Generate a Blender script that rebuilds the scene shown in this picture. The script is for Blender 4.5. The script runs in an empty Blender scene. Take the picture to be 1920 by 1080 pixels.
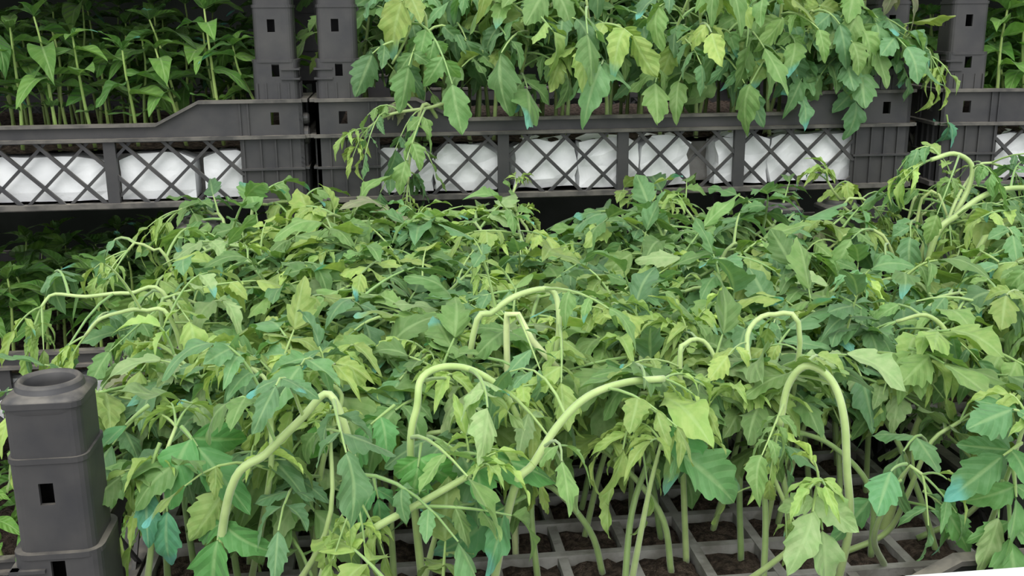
import bpy, math, random
from mathutils import Vector, Matrix, noise
R = random.Random(11)
V = Vector
scene = bpy.context.scene
col = scene.collection

# ------------------------------------------------------------------ camera
CAM = V((.0639, -1.0167, .1681)); YAW, PITCH, ROLL, FPX = -.1211, .2484, -.0078, 1947.7
_r = V((math.cos(YAW), math.sin(YAW), 0))
_f = V((-math.sin(YAW)*math.cos(PITCH), math.cos(YAW)*math.cos(PITCH), -math.sin(PITCH)))
_u = _r.cross(_f)
_r2 = _r*math.cos(ROLL) + _u*math.sin(ROLL)
_u2 = -_r*math.sin(ROLL) + _u*math.cos(ROLL)
cam = bpy.data.objects.new('camera', bpy.data.cameras.new('camera'))
col.objects.link(cam)
m = Matrix((_r2, _u2, -_f)).transposed().to_4x4(); m.translation = CAM
cam.matrix_world = m
cam.data.sensor_width = 36; cam.data.lens = 36*FPX/1920; cam.data.clip_start = .01
scene.camera = cam
def at(x, y, Y):
    """point of the place seen at photo pixel x, y and standing at depth Y of the crate rows"""
    d = _f + _r2*((x-960)/FPX) + _u2*((540-y)/FPX)
    return CAM + d*((Y-CAM.y)/d.y)

# ------------------------------------------------------------------ light
world = bpy.data.worlds.new('overcast_sky'); scene.world = world; world.use_nodes = True
bg = world.node_tree.nodes['Background']
bg.inputs[0].default_value = (.95, .98, 1.0, 1); bg.inputs[1].default_value = 1.2
sun = bpy.data.objects.new('sun', bpy.data.lights.new('sun', 'SUN')); col.objects.link(sun)
sun.data.energy = 2.1; sun.data.angle = math.radians(55); sun.data.color = (1, .98, .94)
sun.rotation_euler = (math.radians(38), 0, math.radians(-14))
scene.view_settings.view_transform = 'Standard'; scene.view_settings.look = 'None'
scene.view_settings.gamma = 1; scene.view_settings.use_curve_mapping = False
scene.view_settings.exposure = 0.28

# ------------------------------------------------------------------ materials
def new_mat(name):
    mt = bpy.data.materials.new(name); mt.use_nodes = True
    nt = mt.node_tree; nt.nodes.clear()
    out = nt.nodes.new('ShaderNodeOutputMaterial')
    return mt, nt, out
def N(nt, t, **kw):
    n = nt.nodes.new(t)
    for k, v in kw.items():
        if k.startswith('_'): setattr(n, k[1:], v)
    return n
def math_n(nt, op, a, b=None, clamp=False):
    n = nt.nodes.new('ShaderNodeMath'); n.operation = op; n.use_clamp = clamp
    for i, q in enumerate((a, b)):
        if q is None: continue
        if isinstance(q, (int, float)): n.inputs[i].default_value = q
        else: nt.links.new(q, n.inputs[i])
    return n.outputs[0]
def mix_c(nt, fac, a, b, mode='MIX'):
    n = nt.nodes.new('ShaderNodeMix'); n.data_type = 'RGBA'; n.blend_type = mode
    for sock, q in ((n.inputs[0], fac), (n.inputs[6], a), (n.inputs[7], b)):
        if isinstance(q, (int, float)): sock.default_value = q
        elif isinstance(q, tuple): sock.default_value = (*q, 1) if len(q) == 3 else q
        else: nt.links.new(q, sock)
    return n.outputs[2]
def ramp(nt, src, a, b):
    n = nt.nodes.new('ShaderNodeMapRange'); n.interpolation_type = 'SMOOTHSTEP'
    nt.links.new(src, n.inputs[0]); n.inputs[1].default_value = a; n.inputs[2].default_value = b
    return n.outputs[0]
def noise_n(nt, scale, detail=4, obj=True):
    tc = nt.nodes.new('ShaderNodeTexCoord'); n = nt.nodes.new('ShaderNodeTexNoise')
    n.inputs['Scale'].default_value = scale; n.inputs['Detail'].default_value = detail
    nt.links.new(tc.outputs['Object'], n.inputs['Vector'])
    return n.outputs[0]
def bump_n(nt, h, strength, dist):
    b = nt.nodes.new('ShaderNodeBump'); b.inputs['Strength'].default_value = strength
    b.inputs['Distance'].default_value = dist; nt.links.new(h, b.inputs['Height']); return b.outputs[0]
def simple(name, c1, c2, scale, rough, bs=.2, bd=.001, dust=None, spec=.4):
    mt, nt, out = new_mat(name)
    p = nt.nodes.new('ShaderNodeBsdfPrincipled')
    f = noise_n(nt, scale, 6)
    c = mix_c(nt, ramp(nt, f, .35, .65), c1, c2)
    if dust:
        f2 = noise_n(nt, 60, 5)
        g = nt.nodes.new('ShaderNodeNewGeometry'); s = nt.nodes.new('ShaderNodeSeparateXYZ')
        nt.links.new(g.outputs['True Normal'], s.inputs[0])
        up = ramp(nt, s.outputs[2], .3, .9)
        k = math_n(nt, 'MULTIPLY', math_n(nt, 'ADD', math_n(nt, 'MULTIPLY', up, .8), .08), ramp(nt, f2, .3, .75))
        c = mix_c(nt, k, c, dust)
    nt.links.new(c, p.inputs['Base Color'])
    p.inputs['Roughness'].default_value = rough
    p.inputs['Specular IOR Level'].default_value = spec
    nt.links.new(bump_n(nt, noise_n(nt, scale*4, 5), bs, bd), p.inputs['Normal'])
    nt.links.new(p.outputs[0], out.inputs[0])
    return mt
M = {}
M['plastic'] = simple('dark_crate_plastic', (.030, .030, .033), (.044, .043, .044), 22, .5, .25, .0008, dust=(.17, .155, .13))
M['dusty'] = simple('dusty_crate_plastic', (.050, .048, .046), (.115, .107, .095), 55, .7, .3, .0008, dust=(.25, .225, .185))
M['foam'] = simple('white_foam', (.90, .91, .92), (.80, .81, .82), 25, .8, .5, .002)
M['dirty_foam'] = simple('dirty_foam', (.36, .35, .33), (.19, .18, .16), 45, .9, .5, .002)
M['soil'] = simple('potting_soil', (.035, .025, .019), (.12, .088, .068), 230, .95, 1.0, .004, spec=.2)
M['backdrop'] = simple('painted_shade', (.004, .005, .004), (.008, .009, .008), 6, .9, spec=0)  # near-black colour painted in for the shade behind the stacks
M['ground'] = simple('concrete_ground', (.20, .19, .175), (.13, .125, .115), 9, .9, .4, .004)

def leaf_mat(name, pucker, veins):
    mt, nt, out = new_mat(name)
    oi = nt.nodes.new('ShaderNodeObjectInfo')
    uv = nt.nodes.new('ShaderNodeUVMap'); uv.uv_map = 'leaf'
    s = nt.nodes.new('ShaderNodeSeparateXYZ'); nt.links.new(uv.outputs[0], s.inputs[0])
    u = math_n(nt, 'ABSOLUTE', math_n(nt, 'SUBTRACT', math_n(nt, 'MULTIPLY', s.outputs[0], 2.0), 1.0))
    v = s.outputs[1]
    mid = math_n(nt, 'SUBTRACT', 1.0, ramp(nt, u, .02, .14))
    ph = math_n(nt, 'SUBTRACT', math_n(nt, 'MULTIPLY', v, veins), math_n(nt, 'MULTIPLY', u, 1.3))
    wave = math_n(nt, 'ABSOLUTE', math_n(nt, 'SUBTRACT', math_n(nt, 'FRACT', ph), .5))   # .5 at the vein
    vein = ramp(nt, wave, .40, .5)
    nz = noise_n(nt, 5.5, 4)
    c = mix_c(nt, ramp(nt, nz, .3, .7), oi.outputs['Color'], mix_c(nt, 1.0, oi.outputs['Color'], (.72, .86, .70), 'MULTIPLY'))
    pale = mix_c(nt, .55, oi.outputs['Color'], (.42, .58, .26))
    c = mix_c(nt, math_n(nt, 'MAXIMUM', math_n(nt, 'MULTIPLY', mid, .55), math_n(nt, 'MULTIPLY', vein, .14)), c, pale)
    # blue-green spray residue, on the leaves that have it, gathered at the tip
    tz = noise_n(nt, 2.2, 3)
    teal = math_n(nt, 'MULTIPLY', math_n(nt, 'SUBTRACT', 1.0, oi.outputs['Alpha']),
                  ramp(nt, math_n(nt, 'ADD', math_n(nt, 'MULTIPLY', v, .8), math_n(nt, 'MULTIPLY', tz, .6)), .75, 1.0))
    c = mix_c(nt, teal, c, (.13, .42, .36))
    h = math_n(nt, 'ADD', math_n(nt, 'MULTIPLY', wave, -1.0), math_n(nt, 'MULTIPLY', mid, -.5))
    nrm = bump_n(nt, math_n(nt, 'ADD', h, math_n(nt, 'MULTIPLY', nz, .8)), pucker, .05)
    p = nt.nodes.new('ShaderNodeBsdfPrincipled')
    nt.links.new(c, p.inputs['Base Color']); nt.links.new(nrm, p.inputs['Normal'])
    p.inputs['Roughness'].default_value = .55; p.inputs['Specular IOR Level'].default_value = .35
    p.inputs['Sheen Weight'].default_value = .12
    t = nt.nodes.new('ShaderNodeBsdfTranslucent')
    nt.links.new(mix_c(nt, 1.0, c, (1.25, 1.35, .55), 'MULTIPLY'), t.inputs[0])
    mx = nt.nodes.new('ShaderNodeMixShader'); mx.inputs[0].default_value = .30
    nt.links.new(p.outputs[0], mx.inputs[1]); nt.links.new(t.outputs[0], mx.inputs[2])
    nt.links.new(mx.outputs[0], out.inputs[0])
    return mt
M['leaf'] = leaf_mat('tomato_leaf', .16, 5.0)
M['pepper_leaf'] = leaf_mat('pepper_leaf', .25, 6.0)
def stem_mat():
    mt, nt, out = new_mat('hairy_stem')
    oi = nt.nodes.new('ShaderNodeObjectInfo')
    p = nt.nodes.new('ShaderNodeBsdfPrincipled')
    c = mix_c(nt, ramp(nt, noise_n(nt, 90, 3), .3, .7), oi.outputs['Color'], mix_c(nt, 1.0, oi.outputs['Color'], (.8, .85, .75), 'MULTIPLY'))
    nt.links.new(c, p.inputs['Base Color']); p.inputs['Roughness'].default_value = .5
    p.inputs['Sheen Weight'].default_value = .35; p.inputs['Subsurface Weight'].default_value = .15
    p.inputs['Subsurface Radius'].default_value = (.004, .006, .002)
    p.inputs['Subsurface Scale'].default_value = .5
    nt.links.new(p.outputs[0], out.inputs[0]); return mt
M['stem'] = stem_mat()

# ------------------------------------------------------------------ mesh helpers
class MB:
    def __init__(s): s.v = []; s.f = []
    def box(s, a, b):
        i = len(s.v); (x0, y0, z0), (x1, y1, z1) = a, b
        s.v += [(x0,y0,z0),(x1,y0,z0),(x1,y1,z0),(x0,y1,z0),(x0,y0,z1),(x1,y0,z1),(x1,y1,z1),(x0,y1,z1)]
        s.f += [(i,i+3,i+2,i+1),(i+4,i+5,i+6,i+7),(i,i+1,i+5,i+4),(i+1,i+2,i+6,i+5),(i+2,i+3,i+7,i+6),(i+3,i,i+4,i+7)]
    def prism_xz(s, poly, y0, y1):
        """polygon in x, z (counter-clockwise seen from -y) pushed from y0 to y1"""
        i = len(s.v); n = len(poly)
        s.v += [(x, y0, z) for x, z in poly] + [(x, y1, z) for x, z in poly]
        s.f.append(tuple(range(i, i+n))); s.f.append(tuple(range(i+2*n-1, i+n-1, -1)))
        for k in range(n):
            a, b = i+k, i+(k+1) % n
            s.f.append((b, a, a+n, b+n))
    def grid(s, rows):
        i = len(s.v); n = len(rows[0])
        for r in rows: s.v += [tuple(p) for p in r]
        for a in range(len(rows)-1):
            for b in range(n-1):
                k = i+a*n+b; s.f.append((k, k+1, k+n+1, k+n))
    def tube(s, pts, rad, seg=6, cap=True):
        i = len(s.v); pts = [V(p) for p in pts]; n = len(pts)
        t = (pts[1]-pts[0]).normalized()
        a = t.orthogonal().normalized()
        for k in range(n):
            t2 = (pts[min(k+1, n-1)]-pts[max(k-1, 0)])
            t2 = t2.normalized() if t2.length > 1e-9 else t
            a = (a - t2*a.dot(t2)).normalized(); b = t2.cross(a); t = t2
            r = rad[k] if hasattr(rad, '__len__') else rad
            for q in range(seg):
                w = 2*math.pi*q/seg
                s.v.append(tuple(pts[k]+(a*math.cos(w)+b*math.sin(w))*r))
        for k in range(n-1):
            for q in range(seg):
                x, y = i+k*seg+q, i+k*seg+(q+1) % seg
                s.f.append((x, y, y+seg, x+seg))
        if cap:
            s.f.append(tuple(range(i+seg-1, i-1, -1))); s.f.append(tuple(range(i+(n-1)*seg, i+n*seg)))
    def mesh(s, name, mat, smooth=False):
        me = bpy.data.meshes.new(name); me.from_pydata(s.v, [], s.f)
        me.materials.append(mat)
        if smooth: me.polygons.foreach_set('use_smooth', [True]*len(me.polygons))
        return me
    def build(s, name, mat, parent=None, smooth=False):
        return link(name, s.mesh(name, mat, smooth), parent)
def link(name, me, parent=None):
    o = bpy.data.objects.new(name, me); col.objects.link(o)
    if parent is not None: o.parent = parent
    return o
def tag(o, label, cat, group=None):
    o['label'] = label; o['category'] = cat
    if group: o['group'] = group
    return o
def empty(name, loc, rz=0):
    o = bpy.data.objects.new(name, None); o.empty_display_size = .02
    col.objects.link(o); o.location = loc; o.rotation_euler.z = rz
    return o
def copy_tree(o, parent=None):
    c = o.copy(); col.objects.link(c)
    if parent is not None: c.parent = parent
    for ch in o.children: copy_tree(ch, c)
    return c

# ------------------------------------------------------------------ setting
FZ = -.224                                   # the front stack stands a little lower
g = MB(); g.grid([[(x*1.0, y, z) for x in range(-3, 5)] for y, z in ((-3, FZ-.218), (-1, FZ-.218), (-.055, FZ-.218), (-.045, -.436), (1, -.436), (2, -.436))])
o = g.build('floor', M['ground']); o['kind'] = 'structure'
g = MB(); g.box((-3, 1.10, -.436), (4, 1.14, 1.6))  # added sheet: stands in for the dark depth and blocks light from behind
o = g.build('shade_backdrop', M['backdrop']); o['kind'] = 'structure'

# ------------------------------------------------------------------ plastic crates
CW, CD, CH = .6, .5, .218
RIM, MID, BASE, LOW, STEP, LINE = .0999, .0661, .004, .0796, .1366, .1866
def plate(mb, x0, x1, z0, z1, y0, y1, holes=()):
    xs = sorted({x0, x1, *[h[0] for h in holes], *[h[1] for h in holes]})
    zs = sorted({z0, z1, *[h[2] for h in holes], *[h[3] for h in holes]})
    for a, b in zip(xs, xs[1:]):
        for c, d in zip(zs, zs[1:]):
            cx, cz = (a+b)/2, (c+d)/2
            if any(h[0] < cx < h[1] and h[2] < cz < h[3] for h in holes): continue
            mb.box((a, y0, c), (b, y1, d))
def rrect(w, d, r, n=4):
    """rounded rectangle, corner at the origin, counter-clockwise, starting on the front (-y) face"""
    pts = []
    for cx, cy, a0 in ((w-r, r, -90), (w-r, d-r, 0), (r, d-r, 90), (r, r, 180)):
        for k in range(n+1):
            a = math.radians(a0+90*k/n); pts.append((cx+r*math.cos(a), cy+r*math.sin(a)))
    return pts
def post_mesh():
    """corner post of the front-left corner; hollow, with slots in its two outer faces"""
    mb = MB(); W = .037; ox = .005
    def shell(w, o, z0, z1, holes, th=.0025, r=.006):
        # flat faces as slotted plates, rounded vertical edges as strips
        for face in range(4):
            hs = holes if face in (0, 3) else ()
            q = MB(); plate(q, r, w-r, z0, z1, 0, th, hs)
            for (x, y, z) in q.v:
                if face == 0: p = (o+x, o+y, z)
                elif face == 1: p = (o+w-y, o+x, z)
                elif face == 2: p = (o+w-x, o+w-y, z)
                else: p = (o+y, o+w-x, z)
                mb.v.append(p)
            base = len(mb.v)-len(q.v); mb.f += [tuple(base+i for i in f) for f in q.f]
        out = rrect(w, w, r); n = 5
        for c in range(4):
            arc = out[c*n:(c+1)*n]
            mb.grid([[(o+x, o+y, z) for x, y in arc] for z in (z0, z1)])
    h1 = (.0135, .0205, .163, .1745); h2 = (.018, .025, .122, .1335)
    shell(W, ox, STEP-.004, LINE, [h1])
    shell(W-.001, ox+.0005, LINE, CH-.002, [])
    shell(W+.005, ox-.0025, RIM-.004, STEP, [h2])
    for z, e in ((LINE, .0008), (STEP, .0034), (CH-.003, .0008)):     # beads round the post
        out = rrect(W+2*e, W+2*e, .006+e)
        pts = [(ox-e+x, ox-e+y) for x, y in out]; pts.append(pts[0])
        mb.grid([[(x, y, zz) for x, y in pts] for zz in (z-.0016, z, z+.0012)])
        inn = rrect(W-.002, W-.002, .005); ip = [(ox+.001+x, ox+.001+y) for x, y in inn]; ip.append(ip[0])
        mb.grid([[(x, y, z+.0012) for x, y in pts], [(x, y, z+.0012) for x, y in ip]])
        mb.grid([[(x, y, z-.0016) for x, y in ip], [(x, y, z-.0016) for x, y in pts]])
    # little ribs on the sleeve
    for z in (.128, .119):
        mb.box((ox-.004, ox-.0045, z), (ox+.013, ox, z+.0018)); mb.box((ox-.0045, ox-.004, z), (ox, ox+.013, z+.0018))
    for x in (.006, .015, .027, .035):
        mb.box((ox+x, ox-.0035, RIM), (ox+x+.0015, ox, .116)); mb.box((ox-.0035, ox+x, RIM), (ox, ox+x+.0015, .116))
    return mb.mesh('corner_post', M['plastic'])
def collar_mesh():
    """top plate with the raised round socket"""
    mb = MB(); W = .037; ox = .005; c = ox+W/2; n = 32; prof = []
    def rr(a, e):
        x, y = math.cos(a), math.sin(a); h = W/2+e; k = 6
        t = h/((abs(x)**k+abs(y)**k)**(1/k)); return (c+t*x, c+t*y)
    rows = []
    ang = [2*math.pi*k/n for k in range(n+1)]
    rows.append([(*rr(a, -.0004), CH-.008) for a in ang])
    rows.append([(*rr(a, .0008), CH-.0015) for a in ang])
    rows.append([(*rr(a, -.002), CH+.0005) for a in ang])
    for r, z in ((.0166, .0008), (.0160, .0035), (.0148, .0050), (.0135, .0050), (.0122, .0035), (.0114, -.001), (.0112, -.030), (0.0005, -.0305)):
        rows.append([(c+r*math.cos(a), c+r*math.sin(a)+.001, CH+z) for a in ang])
    mb.grid(rows)
    return mb.mesh('post_collar', M['plastic'], True)
POST, COLLAR = post_mesh(), collar_mesh()

def side_profile(L):
    """outline of the solid upper band of one wall: low in the middle, raised towards both corners"""
    return [(0, RIM), (.096, RIM), (.136, LOW), (L-.136, LOW), (L-.096, RIM), (L, RIM)]
def wall_meshes(L):
    top = side_profile(L); th = .0035
    w = MB()
    h = (.022, .030, .077, .089)
    # corner panels, each with its slot, and the band between
    for s in (0, 1):
        q = MB(); plate(q, 0, .060, BASE, RIM, 0, th, [h]); b = len(w.v)
        w.v += [(L-x, y, z) if s else (x, y, z) for x, y, z in q.v]
        w.f += [tuple(b+i for i in (reversed(f) if s else f)) for f in q.f]
        for x in (.012, .026, .040, .056):                           # upright ribs on the panel
            a, e = (L-x-.0015, L-x) if s else (x, x+.0015)
            w.box((a, -.0022, .006), (e, 0, MID))
        for x in (.050, .0575):
            a, e = (L-x-.0015, L-x) if s else (x, x+.0015)
            w.box((a, -.0018, MID), (e, 0, RIM))
        a, e = (L-.060, L) if s else (0, .060)
        w.box((a, -.004, .0345), (e, 0, .0365))
        poly = [(.060, MID-.003), (.136, MID-.003), (.136, LOW), (.096, RIM), (.060, RIM)]
        if s: poly = [(L-x, z) for x, z in reversed(poly)]
        w.prism_xz(poly, 0, th)
    w.prism_xz([(.136, MID-.003), (L-.136, MID-.003), (L-.136, LOW), (.136, LOW)], 0, th)
    W = w.mesh('side_wall', M['plastic'])
    f = MB()                                                          # rim lip that follows the outline
    for (x0, z0), (x1, z1) in zip(top, top[1:]):
        f.prism_xz([(x0, z0-.0018), (x1, z1-.0018), (x1, z1+.0012), (x0, z0+.0012)], -.005, th+.0015)
    RL = f.mesh('rim_lip', M['dusty'])
    f = MB(); f.box((-.002, -.0065, MID-.0016), (L+.002, .001, MID+.0014)); ML = f.mesh('flange', M['dusty'])
    f = MB(); f.box((-.001, -.006, BASE-.002), (L+.001, .004, BASE+.0025)); f.box((.004, .001, -.008+.008), (L-.004, .004, BASE)); BL = f.mesh('base_flange', M['dusty'])
    f = MB(); f.prism_xz([(-.0055, BASE), (.0055, BASE), (.0055, MID), (-.0055, MID)], -.0022, .0035); RB = f.mesh('rib', M['plastic'])
    return W, RL, ML, BL, RB
def lattice(L, pitch=.0385, hw=.0017):
    """list of bar polygons (x, z), clipped to the opening"""
    x0, x1, z0, z1 = .058, L-.058, BASE, MID
    H = z1-z0; bars = []
    for fam in (1, -1):
        k = -3
        while True:
            xa = x0 + k*pitch + .012
            if xa > x1+.02: break
            k += 1
            # centre line from (xa, z0) to (xa+H*1.02, z1), mirrored for the second family
            pa, pb = (xa, z0), (xa+H*1.02, z1)
            t0 = max(0, (x0-pa[0])/(pb[0]-pa[0])); t1 = min(1, (x1-pa[0])/(pb[0]-pa[0]))
            if t1-t0 < .06: continue
            a = (pa[0]+(pb[0]-pa[0])*t0, z0+H*t0); b = (pa[0]+(pb[0]-pa[0])*t1, z0+H*t1)
            w = hw*1.4*(1.0 if fam == -1 else .8)
            poly = [(a[0]-w, a[1]), (a[0]+w, a[1]), (b[0]+w, b[1]), (b[0]-w, b[1])]
            if fam == -1: poly = [(L-x, z) for x, z in reversed(poly)]
            bars.append((poly, fam))
    return bars
WF, WS = wall_meshes(CW), wall_meshes(CD)
BARS = []
for poly, fam in lattice(CW):
    q = MB(); q.prism_xz(poly, .0002 if fam == 1 else -.0016, .003 if fam == 1 else .0014)
    BARS.append(q.mesh('lattice_bar', M['plastic']))
def panel(L):
    q = MB()
    for poly, fam in lattice(L): q.prism_xz(poly, .0002 if fam == 1 else -.0016, .003 if fam == 1 else .0014)
    return q.mesh('lattice_panel', M['plastic'])
PANF, PANS = panel(CW), panel(CD)
q = MB(); q.box((.004, .004, .0), (CW-.004, CD-.004, .003))
for i in range(9): q.box((.03+i*.0665, .004, .003), (.034+i*.0665, CD-.004, .0055))
BASEM = q.mesh('base', M['plastic'])
q = MB()
q.tube([(0, 0, 0), (.004, 0, 0), (.0055, 0, 0)], [.009, .0085, .006], 14)
KNOB = q.mesh('knob', M['plastic'], False)

def crate(name_label, loc, rz=0, bars=True, knobs=False):
    t = empty('plastic_crate', loc, rz); tag(t, name_label, 'crate', 'stackable seedling crates')
    link('base', BASEM, t)
    for i, (sx, sy) in enumerate(((0, 0), (1, 0), (1, 1), (0, 1))):
        p = link('corner_post', POST, t); c = link('post_collar', COLLAR, p)
        p.location = (CW*sx, CD*sy, 0); p.rotation_euler.z = math.pi/2*i
    for i, (x, y, L) in enumerate(((0, 0, CW), (CW, 0, CD), (CW, CD, CW), (0, CD, CD))):
        W, RL, ML, BL, RB = WF if L == CW else WS
        a = math.pi/2*i
        parts = [('side_wall', W), ('rim_lip', RL), ('flange', ML), ('base_flange', BL)]
        if not (bars and i == 0): parts.append(('lattice_panel', PANF if L == CW else PANS))
        for n, me in parts:
            o = link(n, me, t); o.location = (x, y, 0); o.rotation_euler.z = a
        if bars and i == 0:
            for b in BARS: link('lattice_bar', b, t)
        nb = 3 if L == CW else 2
        for k in range(nb):
            s = .060+(L-.12)*(k+1)/(nb+1)
            o = link('rib', RB, t); o.rotation_euler.z = a
            o.location = (x+math.cos(a)*s, y+math.sin(a)*s, 0)
    if knobs:
        for z, s in ((MID, 1), (RIM-.018, .65)):
            k = link('knob', KNOB, t); k.location = (CW, .012, z); k.scale = (1, s, s)
    return t
XA, XC = -.612, .632
RC = math.radians(-6.5)
crate('dark grey crate of pepper seedlings at the upper left, white blocks behind its lattice', (XA, 0, 0), knobs=True)
crate('dark grey crate of tomato seedlings in the middle of the upper row', (0, 0, 0))
crate('dark grey crate cut off by the upper right edge, a fallen leaf on it', (XC, -.002, 0), RC)
crate('dark crate in deep shade directly under the upper left pepper crate', (XA, 0, -CH))
crate('lowest crate of the left stack, a sliver left of the nearest post', (XA, 0, -2*CH))
FX, FY = -.1300, -.5243
crate('nearest crate, full of flopped tomato seedlings, its hollow post at the lower left', (FX, FY, FZ))
GX = FX+CW+.014
crate('crate right of the nearest crate, its seedlings reaching up past the right edge', (GX, FY, FZ))
crate('empty crate hidden under the middle crate of the upper row', (0, 0, -CH), bars=False)
crate('empty crate hidden under the upper right crate', (XC, 0, -CH), 0, bars=False)
crate('bottom crate hidden under the middle stack', (0, 0, -2*CH), bars=False)
crate('bottom crate hidden under the right stack', (XC, 0, -2*CH), 0, bars=False)
crate('bottom crate carrying the nearest crate', (FX, FY, FZ-CH), bars=False)
crate('bottom crate carrying the crate at the near right', (GX, FY, FZ-CH), bars=False)
crate('crate stacked on top of the upper left pepper crate, added above the frame for shade', (XA, 0, CH))  # out of view, added to keep the peppers below in shade
crate('crate stacked on top of the upper right crate, added above the frame for shade', (XC, -.002, CH), RC)  # unseen crate, added to shade the upper right one

# ------------------------------------------------------------------ foam trays and soil
def foam_block(x0, x1, z0, z1, y0, y1, rng, rough=.002, parent=None, cut=.004):
    """lumpy bevelled block of white foam"""
    mb = MB(); nx = max(3, int((x1-x0)/.012)); nz = 5
    def surf(fn, na, nb): mb.grid([[fn(a/na, b/nb) for b in range(nb+1)] for a in range(na+1)])
    sd = V((rng.random()*50, rng.random()*50, rng.random()*50))
    def P(a, y, c):
        # a, c in 0..1; pull in the corners
        k = .5
        x = x0+(x1-x0)*a; z = z0+(z1-z0)*c
        e = cut*(max(0, abs(a-.5)*2-.8)/.2 if True else 0)
        zz = z - (cut*1.5*max(0, abs(a-.5)*2-.75)/.25)*(1 if c > .9 else 0)
        n = noise.noise_vector(V((x*60, y*60, zz*60))+sd)*rough
        return (x+n.x, y+n.y*.8, max(z0, zz+n.z))
    surf(lambda c, a: P(a, y0+(.002 if c in (0, 1) or a in (0, 1) else 0), c), nz, nx)
    surf(lambda c, a: P(a, y0+.002+(y1-y0-.002)*c, 1), 3, nx)
    surf(lambda c, b: P(1, y0+.002+(y1-y0-.002)*b, c), nz, 3)
    surf(lambda c, b: P(0, y1-(y1-y0-.002)*b, c), nz, 3)
    surf(lambda c, a: P(1-a, y1, c), nz, nx)
    return mb.build('foam_block', M['foam'], parent)
TOP = .054
def simple_tray(loc, rz, label, blocks, rng, rough=.0012):
    t = empty('seedling_tray', loc, rz); tag(t, label, 'seedling tray', 'foam seedling trays')
    b = MB(); b.box((.016, .046, .007), (CW-.016, CD-.03, TOP-.006)); b.build('tray_body', M['dirty_foam'], t)
    nx, ny = 60, 44; mb = MB()
    mb.grid([[(.014+(CW-.028)*i/nx, .012+(CD-.03)*j/ny, TOP+.004*noise.noise(V((i*.9, j*.9, loc[0]*7)))+.003*rng.random()) for i in range(nx+1)] for j in range(ny+1)])
    s = mb.build('soil', M['soil'], t); s['kind'] = 'stuff'
    for x0, x1, z1 in blocks:
        foam_block(x0, x1, .0075, z1, .010, .044, rng, rough, t)
    return t
simple_tray((XA, 0, 0), 0, 'white foam seedling tray behind the lattice of the upper left crate',
            [(.06, .13, .05), (.138, .235, .051), (.245, .411, .0500), (.425, .494, .0515), (.503, .550, .0525)], random.Random(1))
simple_tray((0, 0, 0), 0, 'rough broken white foam tray behind the lattice of the middle crate',
            [(.050, .112, .052), (.114, .176, .053), (.192, .255, .056), (.257, .318, .058), (.322, .372, .057), (.40, .455, .058), (.457, .555, .058)], random.Random(2), .005)
simple_tray((XC, -.002, 0), RC, 'white foam seedling tray behind the lattice of the upper right crate',
            [(.055, .2, .055), (.21, .4, .055), (.41, .55, .055)], random.Random(3), .003)
simple_tray((XA, 0, -CH), 0, 'white foam tray in the shaded crate under the upper left crate', [(.06, .25, .05), (.26, .41, .05), (.42, .55, .05)], random.Random(4))
simple_tray((XA, 0, -2*CH), 0, 'white foam tray in the lowest crate of the left stack', [(.06, .25, .05), (.26, .40, .05), (.41, .55, .05)], random.Random(5))
simple_tray((XA, 0, CH), 0, 'foam tray in the added shade crate above the frame at the upper left', [(.06, .55, .05)], random.Random(6))  # unseen tray, closes the added crate so it blocks light from above
simple_tray((XC, -.002, CH), RC, 'foam tray in the added shade crate above the frame at the upper right', [(.06, .55, .05)], random.Random(7))  # unseen tray, blocks light over the upper right crate

PX = .0445; NX, NY = 12, 10
SOILZ = FZ+TOP-.004
def plug_mesh(seed):
    mb = MB(); n = 6; h = PX/2-.004
    mb.grid([[(-h+2*h*i/n, -h+2*h*j/n, .0045*noise.noise(V((i*1.3, j*1.3, seed*9.1)))+(.003 if 0 < i < n and 0 < j < n else 0)) for i in range(n+1)] for j in range(n+1)])
    return mb.mesh('soil_plug', M['soil'], False)
PLUGS = [plug_mesh(k) for k in range(6)]
def cell_tray(loc, label, rng, cols=NX):
    t = empty('seedling_tray', loc); tag(t, label, 'seedling tray', 'foam seedling trays')
    ox, oy = .033, .030; w = .0032
    b = MB()
    for i in range(NX+1):
        x = ox+(i-.0)*PX; b.box((x-w, oy, .03), (x+w, oy+NY*PX, TOP+.001*math.sin(i*5)))
    for j in range(NY+1):
        y = oy+j*PX; b.box((ox-w, y-w, .03), (ox+NX*PX+w, y+w, TOP+.0004+.0008*math.sin(j*3)))
    b.box((ox-.012, oy-.012, .0075), (ox+NX*PX+.012, oy+NY*PX+.012, .032))
    b.build('tray_body', M['dirty_foam'], t)
    for i in range(NX):
        for j in range(NY):
            s = link('soil_plug', rng.choice(PLUGS), t)
            s.location = (ox+(i+.5)*PX, oy+(j+.5)*PX, TOP-.006); s.rotation_euler.z = rng.randrange(4)*math.pi/2
    # white side lip along the left
    return t
cell_tray((FX, FY, FZ), 'grey dirty foam cell tray with dark soil in the nearest crate', random.Random(8))
cell_tray((GX, FY, FZ), 'foam cell tray in the crate to the right of the nearest one', random.Random(9))
def cell(i, j, X=FX):
    return V((X+.033+(i+.5)*PX, FY+.030+(j+.5)*PX, SOILZ))
# white foam board standing in front of the nearest crate, its top edge in the lower right corner
mb = MB(); mb.box((0, 0, 0), (.30, .018, .329)); o = mb.build('foam_board', M['foam'])
bv = o.modifiers.new('bevel', 'BEVEL'); bv.width = .002; bv.segments = 2
o.location = (.325, -.572, FZ-CH); o.rotation_euler.z = math.radians(0)
tag(o, 'bright white foam board at the lower right corner in front of the nearest crate', 'board')

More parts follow.
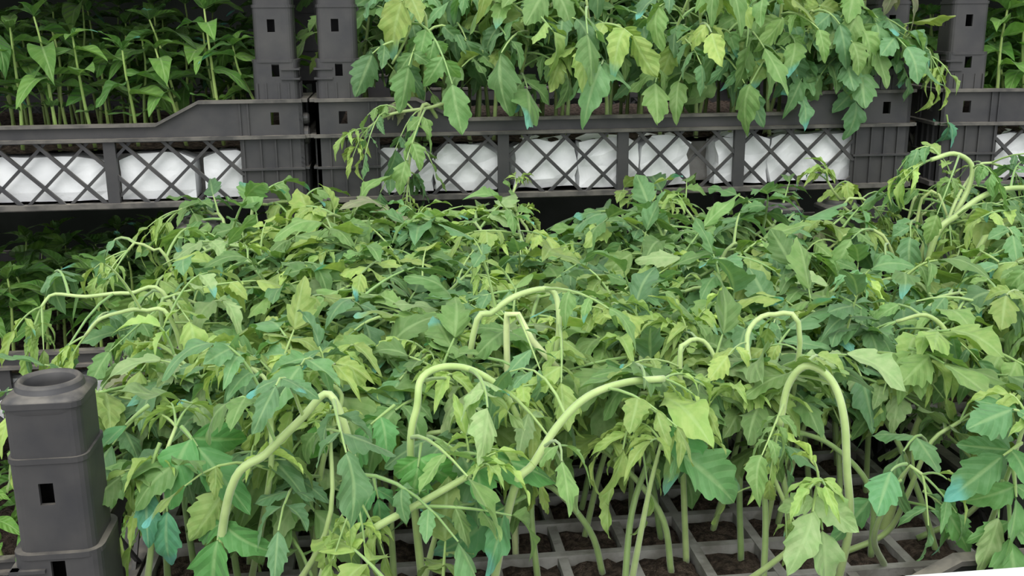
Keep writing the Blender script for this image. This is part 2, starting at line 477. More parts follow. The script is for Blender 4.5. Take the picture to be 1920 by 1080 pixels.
# ------------------------------------------------------------------ leaves
def leaf_mesh(name, mat, rng, lobed=True, width=.33, rows=17, droop=.25, fold=.25, twist=0, tip=1.0):
    """leaf blade of length 1 along +y, face up (+z)"""
    mb = MB(); cols = (-1, -.62, -.3, 0, .3, .62, 1); uvs = []
    nl = rng.choice((3, 4)) if lobed else 0
    ph = rng.random(); wav = rng.uniform(.02, .07); wp = rng.random()*6
    asym = rng.uniform(.85, 1.15)
    rowsv = []
    for r in range(rows+1):
        v = r/rows
        if lobed: base = (math.sin(math.pi*min(1, v**.72))**.75)*(1-.25*v)
        else: base = math.sin(math.pi*v**.75)**.9*(1-.12*v)
        row = []
        for u in cols:
            w = width*base*(asym if u > 0 else 2-asym)
            y = v
            if lobed:
                fr = (v*nl*1.15+ph+(.3 if u > 0 else 0)) % 1.0
                lob = fr if fr < .75 else (1-fr)*3
                lob2 = ((v*nl*3.1+ph) % 1.0)
                e = abs(u)**1.5
                w *= 1-.33*e*(1-lob)*min(1, (1-v)*3.5) - .07*e*(1-lob2)
                y += .13*abs(u)*base*(.4+lob)*(1-v)
            x = u*w
            z = fold*abs(x) - droop*v*v + wav*abs(u)*math.sin(v*11+wp+(2 if u > 0 else 0))
            # puckers between the veins
            z += .011*math.sin(v*22-abs(u)*4)*(abs(u)*(1-abs(u))*4)*base*(1 if lobed else .3)
            a = twist*v
            row.append((x*math.cos(a)-z*math.sin(a)*0, y*(1-.35*droop*v), z+x*math.sin(a)))
            uvs.append((u*.5+.5, v))
        rowsv.append(row)
    mb.grid(rowsv)
    me = mb.mesh(name, mat, True)
    lay = me.uv_layers.new(name='leaf')
    idx = [0]*len(me.loops); me.loops.foreach_get('vertex_index', idx)
    flat = []
    for i in idx: flat += uvs[i]
    lay.data.foreach_set('uv', flat)
    return me
rl = random.Random(21)
TLEAF = [leaf_mesh('leaflet', M['leaf'], rl, True, rl.uniform(.26, .41), 19, rl.uniform(.0, .75), rl.uniform(-.5, .5), rl.uniform(-.8, .8)) for k in range(18)]
TROUND = [leaf_mesh('leaflet', M['leaf'], rl, False, rl.uniform(.28, .34), 12, rl.uniform(.1, .4), rl.uniform(-.1, .2), rl.uniform(-.4, .4)) for k in range(4)]
TYOUNG = [leaf_mesh('leaflet', M['leaf'], rl, True, rl.uniform(.16, .26), 13, rl.uniform(.3, .8), rl.uniform(.3, .9), rl.uniform(-1, 1)) for k in range(5)]
PLEAF = [leaf_mesh('leaf', M['pepper_leaf'], rl, False, rl.uniform(.17, .235), 12, rl.uniform(.25, .75), rl.uniform(.1, .6), rl.uniform(-.3, .3)) for k in range(8)]
PCOT = [leaf_mesh('leaf', M['pepper_leaf'], rl, False, rl.uniform(.13, .17), 9, rl.uniform(.1, .4), .2, 0) for k in range(3)]

def mixv(a, b, t): return tuple(a[i]+(b[i]-a[i])*t for i in range(3))
G_MAT, G_BLUE, G_YNG, G_PALE = (.140, .270, .090), (.140, .275, .128), (.370, .470, .130), (.38, .49, .23)
def leaf_color(rng, young=.15, teal=.06, tone=1.0):
    q = rng.random()
    if q < young: c = mixv(G_MAT, G_YNG, rng.uniform(.5, 1))
    elif q < young+.32: c = mixv(G_MAT, G_BLUE, rng.uniform(.4, 1.2))
    elif q < young+.38: c = mixv(G_MAT, G_PALE, rng.uniform(.5, 1))
    elif q < young+.39: c = (.27, .27, .17)
    else: c = mixv(G_MAT, G_YNG, rng.uniform(0, .35))
    k = rng.uniform(.78, 1.22)*tone
    a = 1-rng.uniform(.6, 1) if rng.random() < teal else 1
    return (c[0]*k, c[1]*k, c[2]*k, a)
UP = V((0, 0, 1))
def rv(rng, s=1): return V((rng.uniform(-s, s), rng.uniform(-s, s), rng.uniform(-s, s)))
def orient(d, n, size, flat=1.0):
    d = d.normalized(); n = n - d*n.dot(d)
    n = n.normalized() if n.length > 1e-4 else d.orthogonal().normalized()
    x = d.cross(n)
    m3 = Matrix((x*size*flat, d*size, n*size)).transposed()
    return m3.to_4x4()
def spline(P, n):
    """Catmull-Rom through the points, n samples"""
    P = [V(p) for p in P]; Q = [P[0]*2-P[1]]+P+[P[-1]*2-P[-2]]; out = []
    # by chord length
    seg = [max(1e-6, (P[i+1]-P[i]).length) for i in range(len(P)-1)]; tot = sum(seg)
    for k in range(n):
        s = tot*k/(n-1); i = 0
        while i < len(seg)-1 and s > seg[i]: s -= seg[i]; i += 1
        t = min(1, s/seg[i]); a, b, c, d = Q[i:i+4]
        out.append(.5*((2*b)+(c-a)*t+(2*a-5*b+4*c-d)*t*t+(3*b-a-3*c+d)*t**3))
    return out
def tomato_leaf(root, rloc, base, d, L, size, rng, droop=.5, sag=.4, young=.15, teal=.06, pairs=2, face=None, zmin=None, tone=1.0, meshes=None, color=None):
    """compound leaf: petiole as the part, each leaflet its own sub-part"""
    d = d.normalized(); side0 = d.cross(UP)
    sway = rng.uniform(-.25, .25); pts = []
    for k in range(6):
        s = k/5
        p = base + d*L*s + UP*(-droop*L*s*s) + (side0*sway*L*s*s)
        if zmin is not None and p.z < zmin: p.z = zmin+(p.z-zmin)*.15
        pts.append(p)
    mb = MB(); loc = [p-base for p in pts]
    r0 = .0011*min(1.3, size/.034)
    mb.tube(loc, [r0, r0*.95, r0*.85, r0*.75, r0*.6, r0*.45], 5, False)
    leaf = mb.build('leaf', M['stem'], root, True); leaf.location = base-rloc
    c = mixv((.20, .35, .10), (.32, .45, .14), rng.random()); leaf.color = (*c, 1)
    def pt(s):
        q = s*5; i = min(4, int(q)); return pts[i].lerp(pts[i+1], q-i), (pts[i+1]-pts[i]).normalized()
    st = {0: [], 1: [.62], 2: [.45, .72], 3: [.36, .56, .78]}[pairs]
    items = [(1.0, 0, 1.0)]
    for s in st:
        for sg in (-1, 1):
            if rng.random() < .93: items.append((s+rng.uniform(-.03, .03), sg, rng.uniform(.55, .85)*(0.8+.3*s)))
    lc = color or leaf_color(rng, young, 0, tone)
    for s, sg, k in items:
        p, T = pt(min(1, s)); side = T.cross(UP)
        side = side.normalized() if side.length > 1e-3 else side0
        if sg == 0: dd = T + rv(rng, .25) - UP*sag*rng.uniform(.2, 1)
        else: dd = T*.45 + side*sg + rv(rng, .22) - UP*sag*rng.uniform(.2, 1.1)
        nn = (face if face is not None else UP) + rv(rng, .45)
        me = rng.choice(meshes or TLEAF)
        o = link('leaflet', me, leaf)
        mm = orient(dd, nn, size*k*rng.uniform(.85, 1.12), rng.uniform(.88, 1.1)); mm.translation = p-base
        o.matrix_basis = mm
        kk = rng.uniform(.85, 1.15)
        a = 1-rng.uniform(.6, 1) if rng.random() < teal else 1
        o.color = (lc[0]*kk, lc[1]*kk, lc[2]*kk, a)
    return leaf
def stem_part(root, rloc, pts, r0, r1, rng, color=None, seg=7, name='stem'):
    mb = MB(); n = len(pts)
    mb.tube([p-rloc for p in pts], [r0+(r1-r0)*(k/(n-1)) for k in range(n)], seg)
    o = mb.build(name, M['stem'], root, True)
    c = color or mixv((.30, .41, .14), (.46, .55, .22), rng.random()); o.color = (*c, 1)
    return o
def tomato(path, label, rng, group=None, nleaf=6, size=.036, L=(.05, .085), t0=.3, r0=.0023, r1=.0012, young=.15, teal=.06,
           droop=.5, sag=.4, pairs=(2, 2, 3, 1), tip=True, stemcolor=None, zmin=SOILZ+.01, cap=None, bias=None, tone=1.0, face=None):
    pts = spline(path, max(12, len(path)*(5 if len(path) < 6 else 8))); rloc = pts[0].copy()
    t = empty('tomato_seedling', rloc); tag(t, label, 'seedling', group)
    stem_part(t, rloc, pts, r0, r1, rng, stemcolor)
    az = rng.random()*6.28; n = len(pts)
    for k in range(nleaf):
        s = t0+(1-t0)*(k+.4*rng.random())/max(1, nleaf-.3); i = min(n-2, int(s*(n-1)))
        b = pts[i]; T = (pts[i+1]-pts[i]).normalized()
        a = T.orthogonal().normalized(); c = T.cross(a)
        az += 2.4
        d = (a*math.cos(az)+c*math.sin(az))*1.0 + T*.45 + UP*.15
        if bias is not None: d += bias
        if d.z < -.2: d.z *= -.3
        l = rng.uniform(*L)*(1.0 if s < .8 else .75)
        if cap is not None:
            top = cap(b.x, b.y)
            if b.z + d.normalized().z*l > top: d.z = min(d.z, max(-.3, (top-b.z)/l))
        tomato_leaf(t, rloc, b, d, l, size*rng.uniform(.8, 1.15), rng, droop*rng.uniform(.5, 1.4), sag, young, teal, rng.choice(pairs), face, zmin, tone)
    if tip:
        b = pts[-1]; T = (pts[-1]-pts[-2]).normalized()
        for k in range(4):
            d = T+rv(rng, .7)
            tomato_leaf(t, rloc, b, d, size*.75, size*.72, rng, .4, .3, .9, teal, rng.choice((1, 2, 2)), face, zmin, 1.1, TYOUNG)
    return t

# ------------------------------------------------------------------ the flopped tomato seedlings of the nearest crate
def canopy(x, y):
    fy = (y-FY)/CD
    z = -.044 + .064*min(1, max(0, fy))**.8
    if x < FX+.08: z -= .35*(FX+.08-x)*(1-.8*min(1, max(0, fy)))
    if fy < .10: z -= .25*(.10-fy)
    return z
rf = random.Random(5)
FG = 'flopped tomato seedlings in the nearest crate'
FL = lambda i, j: 'flopped tomato seedling in the tangle of the nearest crate, %s %s' % (('front', 'middle', 'back')[min(2, j*3//NY)], ('left', 'centre', 'right')[i*3//NX])
skip = set()
for j in range(NY):
    for i in range(NX):
        rf = random.Random(4000+i*37+j)
        root = cell(i, j) + V((rf.uniform(-.006, .006), rf.uniform(-.006, .006), -.002))
        if j == 0 and i not in (4, 6, 8): continue
        ang = rf.gauss(math.radians(190), 1.1) if rf.random() < .6 else rf.uniform(0, 6.28)
        if i == 0: ang = rf.gauss(math.pi, .45) if j < 6 else rf.gauss(math.pi*.5, .6)
        if i == 11: ang = rf.gauss(0, .8)
        if j == NY-1: ang = rf.uniform(math.pi*1.0, math.pi*2.0)
        if j <= 1: ang = rf.gauss(-math.pi/2 if rf.random() < .35 else math.pi/2, .9)
        if j <= 2 and i <= 1: ang = rf.uniform(.2, 1.6)
        hd = V((math.cos(ang), math.sin(ang), 0))
        reach = rf.uniform(.06, .13)
        if i == 0: reach = rf.uniform(.02, .055)
        end = root + hd*reach
        top = canopy(*(root + hd*reach*.4).to_2d())-rf.uniform(.016, .06)
        if j <= 1: top -= rf.uniform(.0, .03)
        p0 = root; h = top-root.z
        p1 = root + UP*h*.55 + hd*reach*.10 + rv(rf, .006)
        p2 = root + UP*h*.95 + hd*reach*.35 + rv(rf, .006)
        p3 = root + UP*h*1.02 + hd*reach*.70 + rv(rf, .008)
        ez = canopy(end.x, end.y)-rf.uniform(.01, .04)-(.04 if i == 0 else 0)
        p4 = V((end.x, end.y, ez)) + rv(rf, .006)
        tomato([p0, p1, p2, p3, p4], FL(i, j), rf, FG, nleaf=rf.choice((8, 9, 10)) if j > 1 else rf.choice((4, 5, 6)), size=rf.uniform(.036, .047) if j < 4 else rf.uniform(.033, .043), t0=.42 if j > 1 else .58, L=(.035, .07), stemcolor=mixv((.22, .34, .11), (.34, .46, .17), rf.random()),
               young=.22, teal=.05, cap=lambda x, y: canopy(x, y)+.008, zmin=(SOILZ+.015) if i else None, droop=.25, sag=.2, pairs=(2, 2, 3))

# ------------------------------------------------------------------ seedlings that stand out
def px(*pts): return [at(*p) for p in pts]
rh = random.Random(77)
PALE = (.40, .52, .20)
def hero(pts, label, root=None, **kw):
    path = px(*pts)
    if root is not None: path = [V(root)] + path
    return tomato(path, label, rh, 'arching tomato seedlings in the nearest crate', **kw)
def soil_at(X, Y): return (X, Y, SOILZ)
hero([(1592, 990, -.492), (1588, 880, -.498), (1582, 780, -.498), (1558, 712, -.492), (1512, 686, -.485), (1478, 722, -.48), (1462, 800, -.48)],
     'tomato seedling whose pale stem makes a tall hoop at the lower right', soil_at(.325, -.478), nleaf=3, t0=.7, stemcolor=PALE, r0=.0027, r1=.0020, size=.030)
hero([(960, 930, -.505), (1000, 870, -.507), (1045, 800, -.505), (1100, 745, -.50), (1170, 718, -.494), (1245, 710, -.488)],
     'tomato seedling with a thick pale stem arching up to the right near the bottom centre', soil_at(.112, -.478), nleaf=4, t0=.6, stemcolor=PALE, r0=.0026, r1=.0020, size=.034)
hero([(770, 860, -.475), (782, 760, -.475), (790, 710, -.47), (830, 688, -.465), (885, 694, -.46), (940, 730, -.46), (975, 790, -.465)],
     'tomato seedling with a stem curling over like a cane left of bottom centre', soil_at(.078, -.46), nleaf=5, t0=.35, stemcolor=(.42, .56, .2), r0=.0026, r1=.0018, size=.036)
hero([(610, 1062, -.505), (690, 998, -.518), (790, 942, -.518), (882, 890, -.512)],
     'tomato seedling with a straight thick stem slanting right at the bottom edge', soil_at(.015, -.478), nleaf=2, t0=.2, stemcolor=PALE, r0=.0026, r1=.0018, size=.034)
hero([(430, 925, -.508), (500, 850, -.508), (565, 785, -.505), (612, 738, -.50), (640, 780, -.505), (662, 860, -.51), (668, 930, -.515)],
     'tomato seedling with pale stem bundle bent to a peak at the lower left', soil_at(-.045, -.478), nleaf=5, t0=.62, stemcolor=PALE, r0=.0027, r1=.0018, size=.034)
hero([(505, 900, -.485), (508, 790, -.475), (505, 720, -.445), (470, 690, -.44)],
     'tomato seedling with upright stem behind the bent pale bundle', soil_at(-.03, -.43), nleaf=4, t0=.5, stemcolor=PALE)
hero([(600, 900, -.45), (625, 800, -.45), (640, 740, -.445), (600, 715, -.44), (555, 725, -.44)],
     'tomato seedling whose stem leans behind the bent peak at the lower left', soil_at(.01, -.43), nleaf=3, t0=.5, stemcolor=PALE)
hero([(885, 640, -.40), (925, 585, -.40), (975, 552, -.395), (1035, 545, -.39), (1048, 600, -.40), (1040, 680, -.405)],
     'tomato seedling with a pale stem hooping over in the centre of the canopy', soil_at(.10, -.385), nleaf=4, t0=.5, stemcolor=PALE, size=.030, r1=.0018)
hero([(950, 590, -.405), (990, 630, -.41), (1045, 690, -.42)],
     'short tomato seedling with a bright bare stem lying in the centre of the canopy', soil_at(.14, -.40), nleaf=2, t0=.5, stemcolor=(.58, .66, .32), size=.026, r1=.002)
hero([(1500, 640, -.42), (1447, 590, -.415), (1402, 625, -.425), (1412, 720, -.445), (1430, 840, -.465), (1472, 945, -.475)],
     'tomato seedling hanging upside down with pale leaf pairs right of bottom centre', soil_at(.31, -.40), nleaf=6, t0=.45, stemcolor=PALE, size=.024, L=(.02, .035), r0=.0020, r1=.0014, pairs=(1, 1, 0), young=.7)
hero([(1275, 700, -.43), (1285, 645, -.425), (1320, 640, -.42), (1346, 690, -.425), (1335, 750, -.43)],
     'tomato seedling with a small curled shoot tip at the centre right of the canopy', soil_at(.25, -.42), nleaf=4, t0=.5, stemcolor=PALE, size=.024, young=.6)
hero([(1700, 860, -.40), (1742, 740, -.40), (1778, 640, -.39), (1740, 592, -.385), (1680, 603, -.38)],
     'tomato seedling with a thick stem bending left at the right side of the nearest crate', soil_at(.395, -.40), nleaf=5, t0=.35, size=.036, r0=.0042, stemcolor=(.36, .47, .17))
hero([(1660, 1000, -.43), (1700, 930, -.44), (1745, 830, -.44), (1800, 790, -.44)],
     'tomato seedling with branched leaf stalks beside the dark gap at the lower right', soil_at(.35, -.425), nleaf=4, t0=.5, size=.036, stemcolor=(.34, .46, .17))
hero([(1820, 960, -.42), (1880, 870, -.42), (1905, 760, -.42)],
     'dark-stemmed tomato seedling at the right edge near the bottom', soil_at(.415, -.41), nleaf=5, t0=.35, size=.036, stemcolor=(.3, .42, .16))
# bright drooping blades of the foreground
def hero_leaf_plant(root, top, leaves, label, stemcolor=PALE, r0=.0024):
    """seedling with hand-placed leaves: (base point, direction, length, size, pairs, face, colour, teal)"""
    pts = spline([V(root)] + [V(q) for q in top], 14); rloc = pts[0].copy()
    t = empty('tomato_seedling', rloc); tag(t, label, 'seedling', 'arching tomato seedlings in the nearest crate')
    stem_part(t, rloc, pts, r0, r0*.4, rh, stemcolor)
    for k in range(3):
        tomato_leaf(t, rloc, pts[-1], (pts[-1]-pts[-2]).normalized()+rv(rh, .7), .022, .026, rh, .4, .3, .9, 0, rh.choice((1, 2)), None, None, 1.1, TYOUNG)
    for b, e, size, pairs, face, c, teal in leaves:
        d = V(e)-V(b)
        tomato_leaf(t, rloc, V(b), d, d.length, size, rh, .15, .25, .1, teal, pairs, face, None, 1.0, TROUND if pairs == 9 else None, (*c, 1))
    return t
CAMF = V((0, -1, .45))
hero_leaf_plant(soil_at(.255, -.47), px((1500, 1010, -.50), (1535, 900, -.505)), [
    (at(1535, 905, -.505), at(1520, 950, -.52), .040, 1, CAMF, (.34, .47, .21), 0),
    (at(1530, 930, -.505), at(1540, 985, -.52), .042, 0, CAMF, (.32, .46, .20), 0)],
    'tomato seedling with large pale drooping leaves at the bottom right of centre')
hero_leaf_plant(soil_at(.375, -.445), px((1640, 1000, -.47), (1700, 880, -.49), (1730, 890, -.50)), [
    (at(1715, 880, -.495), at(1755, 935, -.505), .044, 0, CAMF, (.16, .36, .12), 1),
    (at(1730, 920, -.50), at(1775, 945, -.508), .028, 0, CAMF, (.17, .38, .11), 0),
    (at(1700, 870, -.49), at(1660, 870, -.50), .036, 0, V((0, -.4, 1)), (.15, .36, .16), .7),
    (at(1690, 900, -.49), at(1640, 930, -.495), .034, 0, CAMF, (.14, .32, .12), 0)],
    'tomato seedling with rounded green leaf stained teal at the lower right', (.34, .46, .17))
hero_leaf_plant(soil_at(.20, -.465), px((1215, 930, -.49), (1240, 830, -.495)), [
    (at(1240, 840, -.495), at(1275, 850, -.505), .044, 1, CAMF, (.15, .32, .12), .0),
    (at(1215, 760, -.49), at(1260, 790, -.50), .040, 0, V((0, -.8, 1)), (.12, .32, .11), 0)],
    'tomato seedling with a broad lobed leaf facing the viewer at bottom centre right')
hero_leaf_plant(soil_at(-.06, -.47), px((420, 960, -.49), (470, 880, -.485)), [
    (at(470, 885, -.485), at(420, 915, -.495), .036, 0, CAMF, (.36, .50, .16), 0),
    (at(460, 890, -.485), at(410, 930, -.495), .034, 0, CAMF, (.34, .48, .15), 0),
    (at(440, 940, -.49), at(400, 1000, -.50), .048, 1, CAMF, (.12, .32, .09), 0)],
    'tomato seedling with a yellow-green curled leaf pointing left at the lower left')
hero_leaf_plant(soil_at(.07, -.47), px((830, 960, -.495), (880, 860, -.49)), [
    (at(870, 850, -.49), at(905, 850, -.497), .052, 1, V((0, -.6, 1)), (.12, .33, .09), 0),
    (at(985, 930, -.495), at(930, 960, -.505), .056, 1, CAMF, (.12, .30, .13), .5),
    (at(790, 830, -.485), at(785, 870, -.492), .034, 1, CAMF, (.15, .38, .10), 0)],
    'tomato seedling with big dark green leaves at the bottom centre')
hero_leaf_plant(soil_at(-.02, -.475), px((610, 1000, -.495), (620, 800, -.475)), [
    (at(620, 760, -.475), at(610, 790, -.48), .034, 0, CAMF, (.17, .42, .10), 0),
    (at(700, 890, -.48), at(705, 930, -.485), .036, 1, V((0, -.6, 1)), (.12, .33, .12), 0),
    (at(740, 760, -.46), at(700, 790, -.47), .036, 1, V((0, -.5, 1)), (.13, .34, .11), 0)],
    'tomato seedling with a bright pointed leaf hanging under the bent pale stem')
hero_leaf_plant((-.085, -.47, SOILZ), px((300, 900, -.48), (330, 800, -.47)), [
    (at(340, 800, -.47), at(370, 830, -.48), .050, 1, CAMF, (.12, .32, .10), 0),
    (at(300, 830, -.475), at(270, 900, -.485), .040, 0, CAMF, (.09, .28, .17), .8),
    (at(310, 880, -.48), at(310, 950, -.49), .034, 0, CAMF, (.11, .32, .18), .7),
    (at(280, 760, -.465), at(235, 790, -.47), .044, 0, V((-.3, -.6, 1)), (.12, .32, .12), .2)],
    'tomato seedling with teal-stained leaves beside the nearest post')
hero_leaf_plant(soil_at(.415, -.47), px((1850, 1000, -.50), (1900, 860, -.525), (1925, 780, -.53)), [
    (at(1925, 780, -.53), at(1900, 760, -.535), .040, 1, V((0, -.6, 1)), (.13, .29, .12), 0),
    (at(1915, 830, -.528), at(1890, 850, -.535), .040, 1, CAMF, (.12, .28, .10), .3),
    (at(1900, 880, -.525), at(1905, 925, -.535), .042, 1, CAMF, (.14, .30, .10), 0),
    (at(1890, 930, -.52), at(1900, 1000, -.535), .046, 1, CAMF, (.15, .32, .10), 0),
    (at(1880, 900, -.52), at(1865, 960, -.53), .036, 0, V((-.6, -1, .3)), (.30, .40, .18), 0)],
    'tomato seedling with leaves filling the lower right edge of the photo', (.34, .46, .17))
hero([(425, 440, -.07), (395, 400, -.05), (360, 385, -.045), (335, 395, -.05)],
     'tomato seedling flopped over the rear left post of the nearest crate', soil_at(-.075, -.08), nleaf=9, t0=.55, size=.040, L=(.02, .05), zmin=None, droop=.3)
hero([(470, 420, -.08), (500, 385, -.06), (545, 378, -.055), (585, 385, -.055)],
     'tomato seedling with pale tip leaning right at the rear left of the nearest crate', soil_at(-.05, -.10), nleaf=8, t0=.5, size=.038, L=(.03, .05), stemcolor=PALE)
# stems reaching out to the left
hero([(330, 620, -.30), (270, 582, -.30), (225, 586, -.30), (185, 600, -.30), (160, 630, -.30)],
     'tomato seedling stretching left beyond the nearest crate below the shaded peppers', soil_at(-.07, -.30), nleaf=5, t0=.45, size=.034, stemcolor=PALE, zmin=None)
hero([(320, 570, -.24), (240, 550, -.24), (160, 556, -.24), (100, 552, -.24), (78, 575, -.25)],
     'tomato seedling with a long bare stem reaching furthest left over the shaded peppers', soil_at(-.075, -.24), nleaf=4, t0=.45, size=.036, stemcolor=PALE, zmin=None, droop=.8, sag=.9)
hero([(320, 500, -.15), (290, 470, -.15), (255, 455, -.15), (240, 470, -.155)],
     'tomato seedling whose leaf tip lifts at the rear left corner of the nearest crate', soil_at(-.08, -.15), nleaf=5, t0=.5, size=.036, zmin=None)
# rear right bundle standing up over the rim
HG = 'pale stems standing up at the rear right'
def hero2(pts, label, root, **kw):
    return tomato([V(root)]+px(*pts), label, rh, 'tomato seedlings in the crate right of the nearest one', **kw)
GS = lambda X, Y: (X, Y, SOILZ)
hero2([(1735, 455, -.14), (1785, 405, -.14), (1815, 355, -.135), (1822, 310, -.13), (1790, 288, -.13), (1745, 300, -.135)],
      'tomato seedling with thick pale stem rising to a drooping top at the far right', GS(.53, -.15), nleaf=7, t0=.55, stemcolor=PALE, r0=.0040, r1=.002, size=.038, droop=.8, sag=.9)
hero2([(1745, 470, -.16), (1800, 400, -.155), (1855, 362, -.15), (1915, 352, -.145), (1980, 360, -.14)],
      'tomato seedling with thick pale stem leaning right across the frame edge', GS(.535, -.165), nleaf=4, t0=.6, stemcolor=PALE, r0=.0040, r1=.0022, size=.034)
hero2([(1830, 485, -.2), (1862, 440, -.195), (1915, 412, -.19), (1980, 410, -.185)],
      'tomato seedling with pale curved stem at the right frame edge', GS(.545, -.205), nleaf=4, t0=.6, stemcolor=PALE, r0=.0036, r1=.0020, size=.034)
hero2([(1770, 440, -.15), (1820, 330, -.12), (1850, 305, -.11), (1900, 320, -.11)],
      'tomato seedling with curly young tip below the upper right crate', GS(.545, -.15), nleaf=5, t0=.6, stemcolor=PALE, size=.028, young=.6)
hero([(1595, 410, -.06), (1570, 370, -.06), (1552, 340, -.058)],
     'tomato seedling lifting dark leaves in front of the middle crate lattice, right end', soil_at(.45, -.06), nleaf=5, t0=.65, size=.034, L=(.03, .05))
hero([(1640, 470, -.08), (1580, 385, -.08), (1615, 372, -.08), (1645, 395, -.08)],
     'tomato seedling with a small pale loop of stem beside the rear right post', soil_at(.46, -.08), nleaf=3, t0=.6, stemcolor=PALE, size=.03)
hero([(995, 470, -.06), (975, 410, -.05), (960, 375, -.048), (968, 345, -.048)],
     'tomato seedling with one thin shoot upright against the middle crate lattice', soil_at(.19, -.06), nleaf=2, t0=.8, size=.018, L=(.012, .02), stemcolor=PALE, young=1)

# ------------------------------------------------------------------ tomato seedlings of the right-hand near crate
rg = random.Random(31)
GL = 'tomato seedling among the mass in the crate right of the nearest one'
for j in range(2, NY):
    for i in range(0, 5):
        if i > 1 and j < 5: continue
        root = cell(i, j, GX) + V((rg.uniform(-.006, .006), rg.uniform(-.006, .006), -.002))
        ang = rg.uniform(0, 6.28); hd = V((math.cos(ang), math.sin(ang), 0)); reach = rg.uniform(.03, .10)
        top = canopy(root.x, root.y)-rg.uniform(-.01, .04); h = top-root.z
        tomato([root, root+UP*h*.5+rv(rg, .008), root+UP*h*.95+hd*reach*.4, root+UP*h*1.0+hd*reach*.8, root+UP*h*.9+hd*reach*1.1], GL, rg,
               'tomato seedlings in the crate right of the nearest one', nleaf=6, t0=.4, size=rg.uniform(.032, .04), young=.2, cap=lambda x, y: canopy(x, y)+.03)

# ------------------------------------------------------------------ tomato seedlings of the middle upper crate
rb = random.Random(41)
BL_ = lambda i, j: 'upright tomato seedling in the %s of the middle upper crate, %s' % (('front row', 'second row', 'shaded rear rows')[min(2, j)], ('left third', 'middle third', 'right third')[min(2, i*3//13)])
BG = 'tomato seedlings in the middle upper crate'
for j in range(5):
    for i in range(13):
        x = .045+i*.0425+rb.uniform(-.012, .012); y = .035+j*.045+rb.uniform(-.012, .012)
        if j == 0 and i < 3: continue
        root = V((x, y, TOP)); H = rb.uniform(.13, .19)+.01*j
        ln = rv(rb, .03); ln.z = 0
        if j == 0: ln.y -= .02
        path = [root, root+UP*H*.35+ln*.1+rv(rb, .004), root+UP*H*.7+ln*.5+rv(rb, .004), root+UP*H+ln]
        tomato(path, BL_(i, j), rb, BG, nleaf=rb.choice((7, 8, 9)), t0=.48 if i < 7 else .40, size=rb.uniform(.040, .052), L=(.045, .075), young=.12, teal=.05, droop=.45, sag=.55,
               zmin=None if j == 0 else TOP+.02, stemcolor=mixv((.28, .38, .13), (.38, .48, .17), rb.random()), bias=V((0, -.35, 0)) if j < 2 else None, tip=j > 0)
def hero3(pts, label, root, **kw):
    return tomato([V(root)]+px(*pts), label, rb, BG, zmin=None, **kw)
hero3([(860, 195, .0), (800, 203, -.012), (730, 215, -.02), (690, 240, -.022)],
      'tomato seedling lying out over the left end of the middle crate rim', (.15, .025, TOP), nleaf=6, t0=.45, size=.032, droop=1.0, sag=1.0, stemcolor=(.4, .5, .2), L=(.04, .07))
hero3([(800, 195, -.01), (780, 240, -.016), (768, 300, -.018), (765, 345, -.02)],
      'tomato seedling hanging straight down in front of the middle crate lattice', (.13, .02, TOP), nleaf=5, t0=.5, size=.032, droop=.8, sag=1.0, stemcolor=(.4, .5, .2), L=(.025, .045))
hero3([(800, 60, .0), (785, 20, -.01), (755, 85, -.02), (735, 120, -.022)],
      'tomato seedling with long leaves drooping over the left post of the middle crate', (.10, .03, TOP), nleaf=7, t0=.45, size=.048, droop=.9, sag=1.1, L=(.04, .06), face=V((0, -1, .3)), tip=False)
for k, (xx, yy) in enumerate(((1330, 60), (1400, 30), (1470, 50), (1530, 20), (1590, 60), (1620, 0))):
    b = at(xx, yy, -.012)
    hero3([(xx, yy+60, .015), (xx, yy+10, .002), (xx-8, yy, -.012)],
          ['tomato seedling with lobed leaves draped over the right half of the middle crate rim',
           'tomato seedling whose light leaves fan out above the middle crate rim',
           'tomato seedling with teal-tipped leaf hanging lowest over the middle crate rim',
           'tomato seedling with broad leaves hanging near the right end of the middle crate',
           'tomato seedling with long drooping leaves beside the right post of the middle crate',
           'tomato seedling at the top right of the middle crate in front of its post'][k], (b.x+.005, .04, TOP),
          nleaf=6, t0=.5, size=.044, droop=.6, sag=.9, L=(.035, .055), bias=V((0, -.5, .1)), face=V((0, -1, .35)), tip=False, teal=.25 if k == 2 else .08)
hero3([(1660, 110, .0), (1690, 85, -.01), (1735, 90, -.01), (1745, 105, -.012)],
      'tomato seedling sprig crossing the gap between the middle and right crates', (.55, .03, TOP), nleaf=4, t0=.6, size=.034, L=(.02, .035), droop=.8, sag=.9)
t = empty('fallen_leaf', at(1775, 215, -.012)); tag(t, 'fallen teal-green lobed leaf stuck on the corner of the upper right crate', 'leaf')
b0 = V(t.location); 
tomato_leaf(t, b0, b0, V((.3, 0, -1)), .012, .034, rb, .1, .2, 0, 1, 1, V((0, -1, .2)), None, 1, None, (.10, .30, .17, 1))

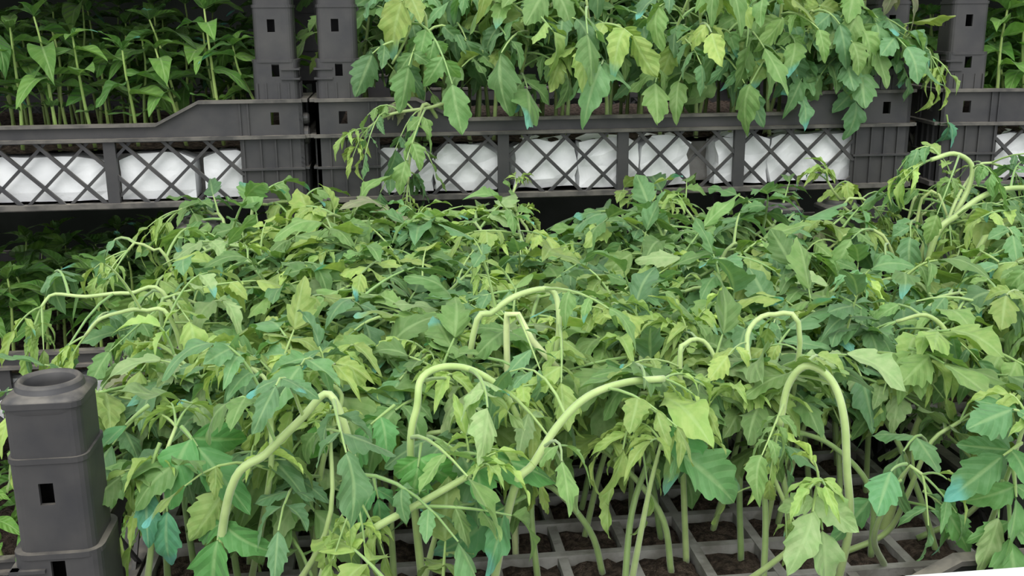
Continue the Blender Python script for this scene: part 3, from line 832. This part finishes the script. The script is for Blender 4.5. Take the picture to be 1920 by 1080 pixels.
# ------------------------------------------------------------------ pepper seedlings
def pepper(root, H, rng, label, group, tone=1.0, big=1.0, lean=None):
    ln = (lean or V((rng.uniform(-.022, .012), rng.uniform(-.015, .01), 0)))
    pts = spline([root, root+UP*H*.4+ln*.3+rv(rng, .003), root+UP*H*.75+ln*.75+rv(rng, .003), root+UP*H+ln], 10)
    t = empty('pepper_seedling', root); tag(t, label, 'seedling', group)
    stem_part(t, root, pts, .0021*big, .0009*big, rng, mixv((.26, .38, .09), (.38, .50, .14), rng.random()), 6)
    az = rng.random()*6.28
    def leaf(b, d, size, me, nn=UP):
        o = link('leaf', me, t); mm = orient(d, nn+rv(rng, .3), size); mm.translation = b-root; o.matrix_basis = mm
        c = mixv((.075, .20, .035), (.17, .31, .06), rng.random()); k = rng.uniform(.8, 1.2)*tone
        a = 1-rng.uniform(.7, 1) if rng.random() < .08 else 1
        o.color = (c[0]*k, c[1]*k, c[2]*k, a)
    for k in range(2):                                               # seed leaves
        w = az+k*math.pi; b = pts[3]
        leaf(b, V((math.cos(w), math.sin(w), .5)), rng.uniform(.024, .03)*big, rng.choice(PCOT))
    for k in range(rng.choice((5, 6, 7))):
        i = 5+int(4.6*(k/6)); b = pts[min(9, i)]; az += 2.3
        leaf(b, V((math.cos(az), math.sin(az), rng.uniform(-.1, .5))), rng.uniform(.038, .058)*big, rng.choice(PLEAF))
    for k in range(4):
        az += 1.7; leaf(pts[9], V((math.cos(az), math.sin(az), rng.uniform(.5, 1.6))), rng.uniform(.022, .034)*big, rng.choice(PLEAF))
    return t
rp = random.Random(51)
for j in range(7):
    for i in range(9):
        x = XA+.26+i*.037+rp.uniform(-.008, .008); y = .03+j*.040+rp.uniform(-.008, .008)
        if x > -.045 and j < 2: continue
        pepper(V((x, y, TOP)), rp.uniform(.09, .14), rp, 'pepper seedling in the %s of the upper left crate' % ('front row', 'second row', 'third row', 'dark rear')[min(3, j)], 'pepper seedlings in the upper left crate', big=1.0)
for j in range(6):
    for i in range(9):
        x = XA+.27+i*.035+rp.uniform(-.01, .01); y = .03+j*.045+rp.uniform(-.008, .008)
        pepper(V((x, y, -CH+TOP)), rp.uniform(.07, .11), rp, 'pepper seedling in the %s of the shaded crate under the upper left crate' % ('front row', 'second row', 'dark rear')[min(2, j)], 'pepper seedlings in the shaded left crate', big=1.05)
for j in range(3):
    for i in range(6):
        x = XA+.27+i*.035+rp.uniform(-.01, .01); y = .03+j*.05+rp.uniform(-.008, .008)
        pepper(V((x, y, -2*CH+TOP)), rp.uniform(.07, .10), rp, 'pepper seedling in the lowest crate of the left stack', 'pepper seedlings in the lowest left crate', tone=1.2)
for j in range(6):
    for i in range(6):
        p = V((.065+i*.035+rp.uniform(-.008, .008), .03+j*.045+rp.uniform(-.008, .008), 0))
        x = XC+p.x*math.cos(RC)-p.y*math.sin(RC); y = p.x*math.sin(RC)+p.y*math.cos(RC)
        pepper(V((x, y, TOP)), rp.uniform(.085, .125), rp, 'yellow-green pepper seedling in the %s of the upper right crate' % ('front row', 'second row', 'rear')[min(2, j)], 'pepper seedlings in the upper right crate', tone=1.35, big=1.15)
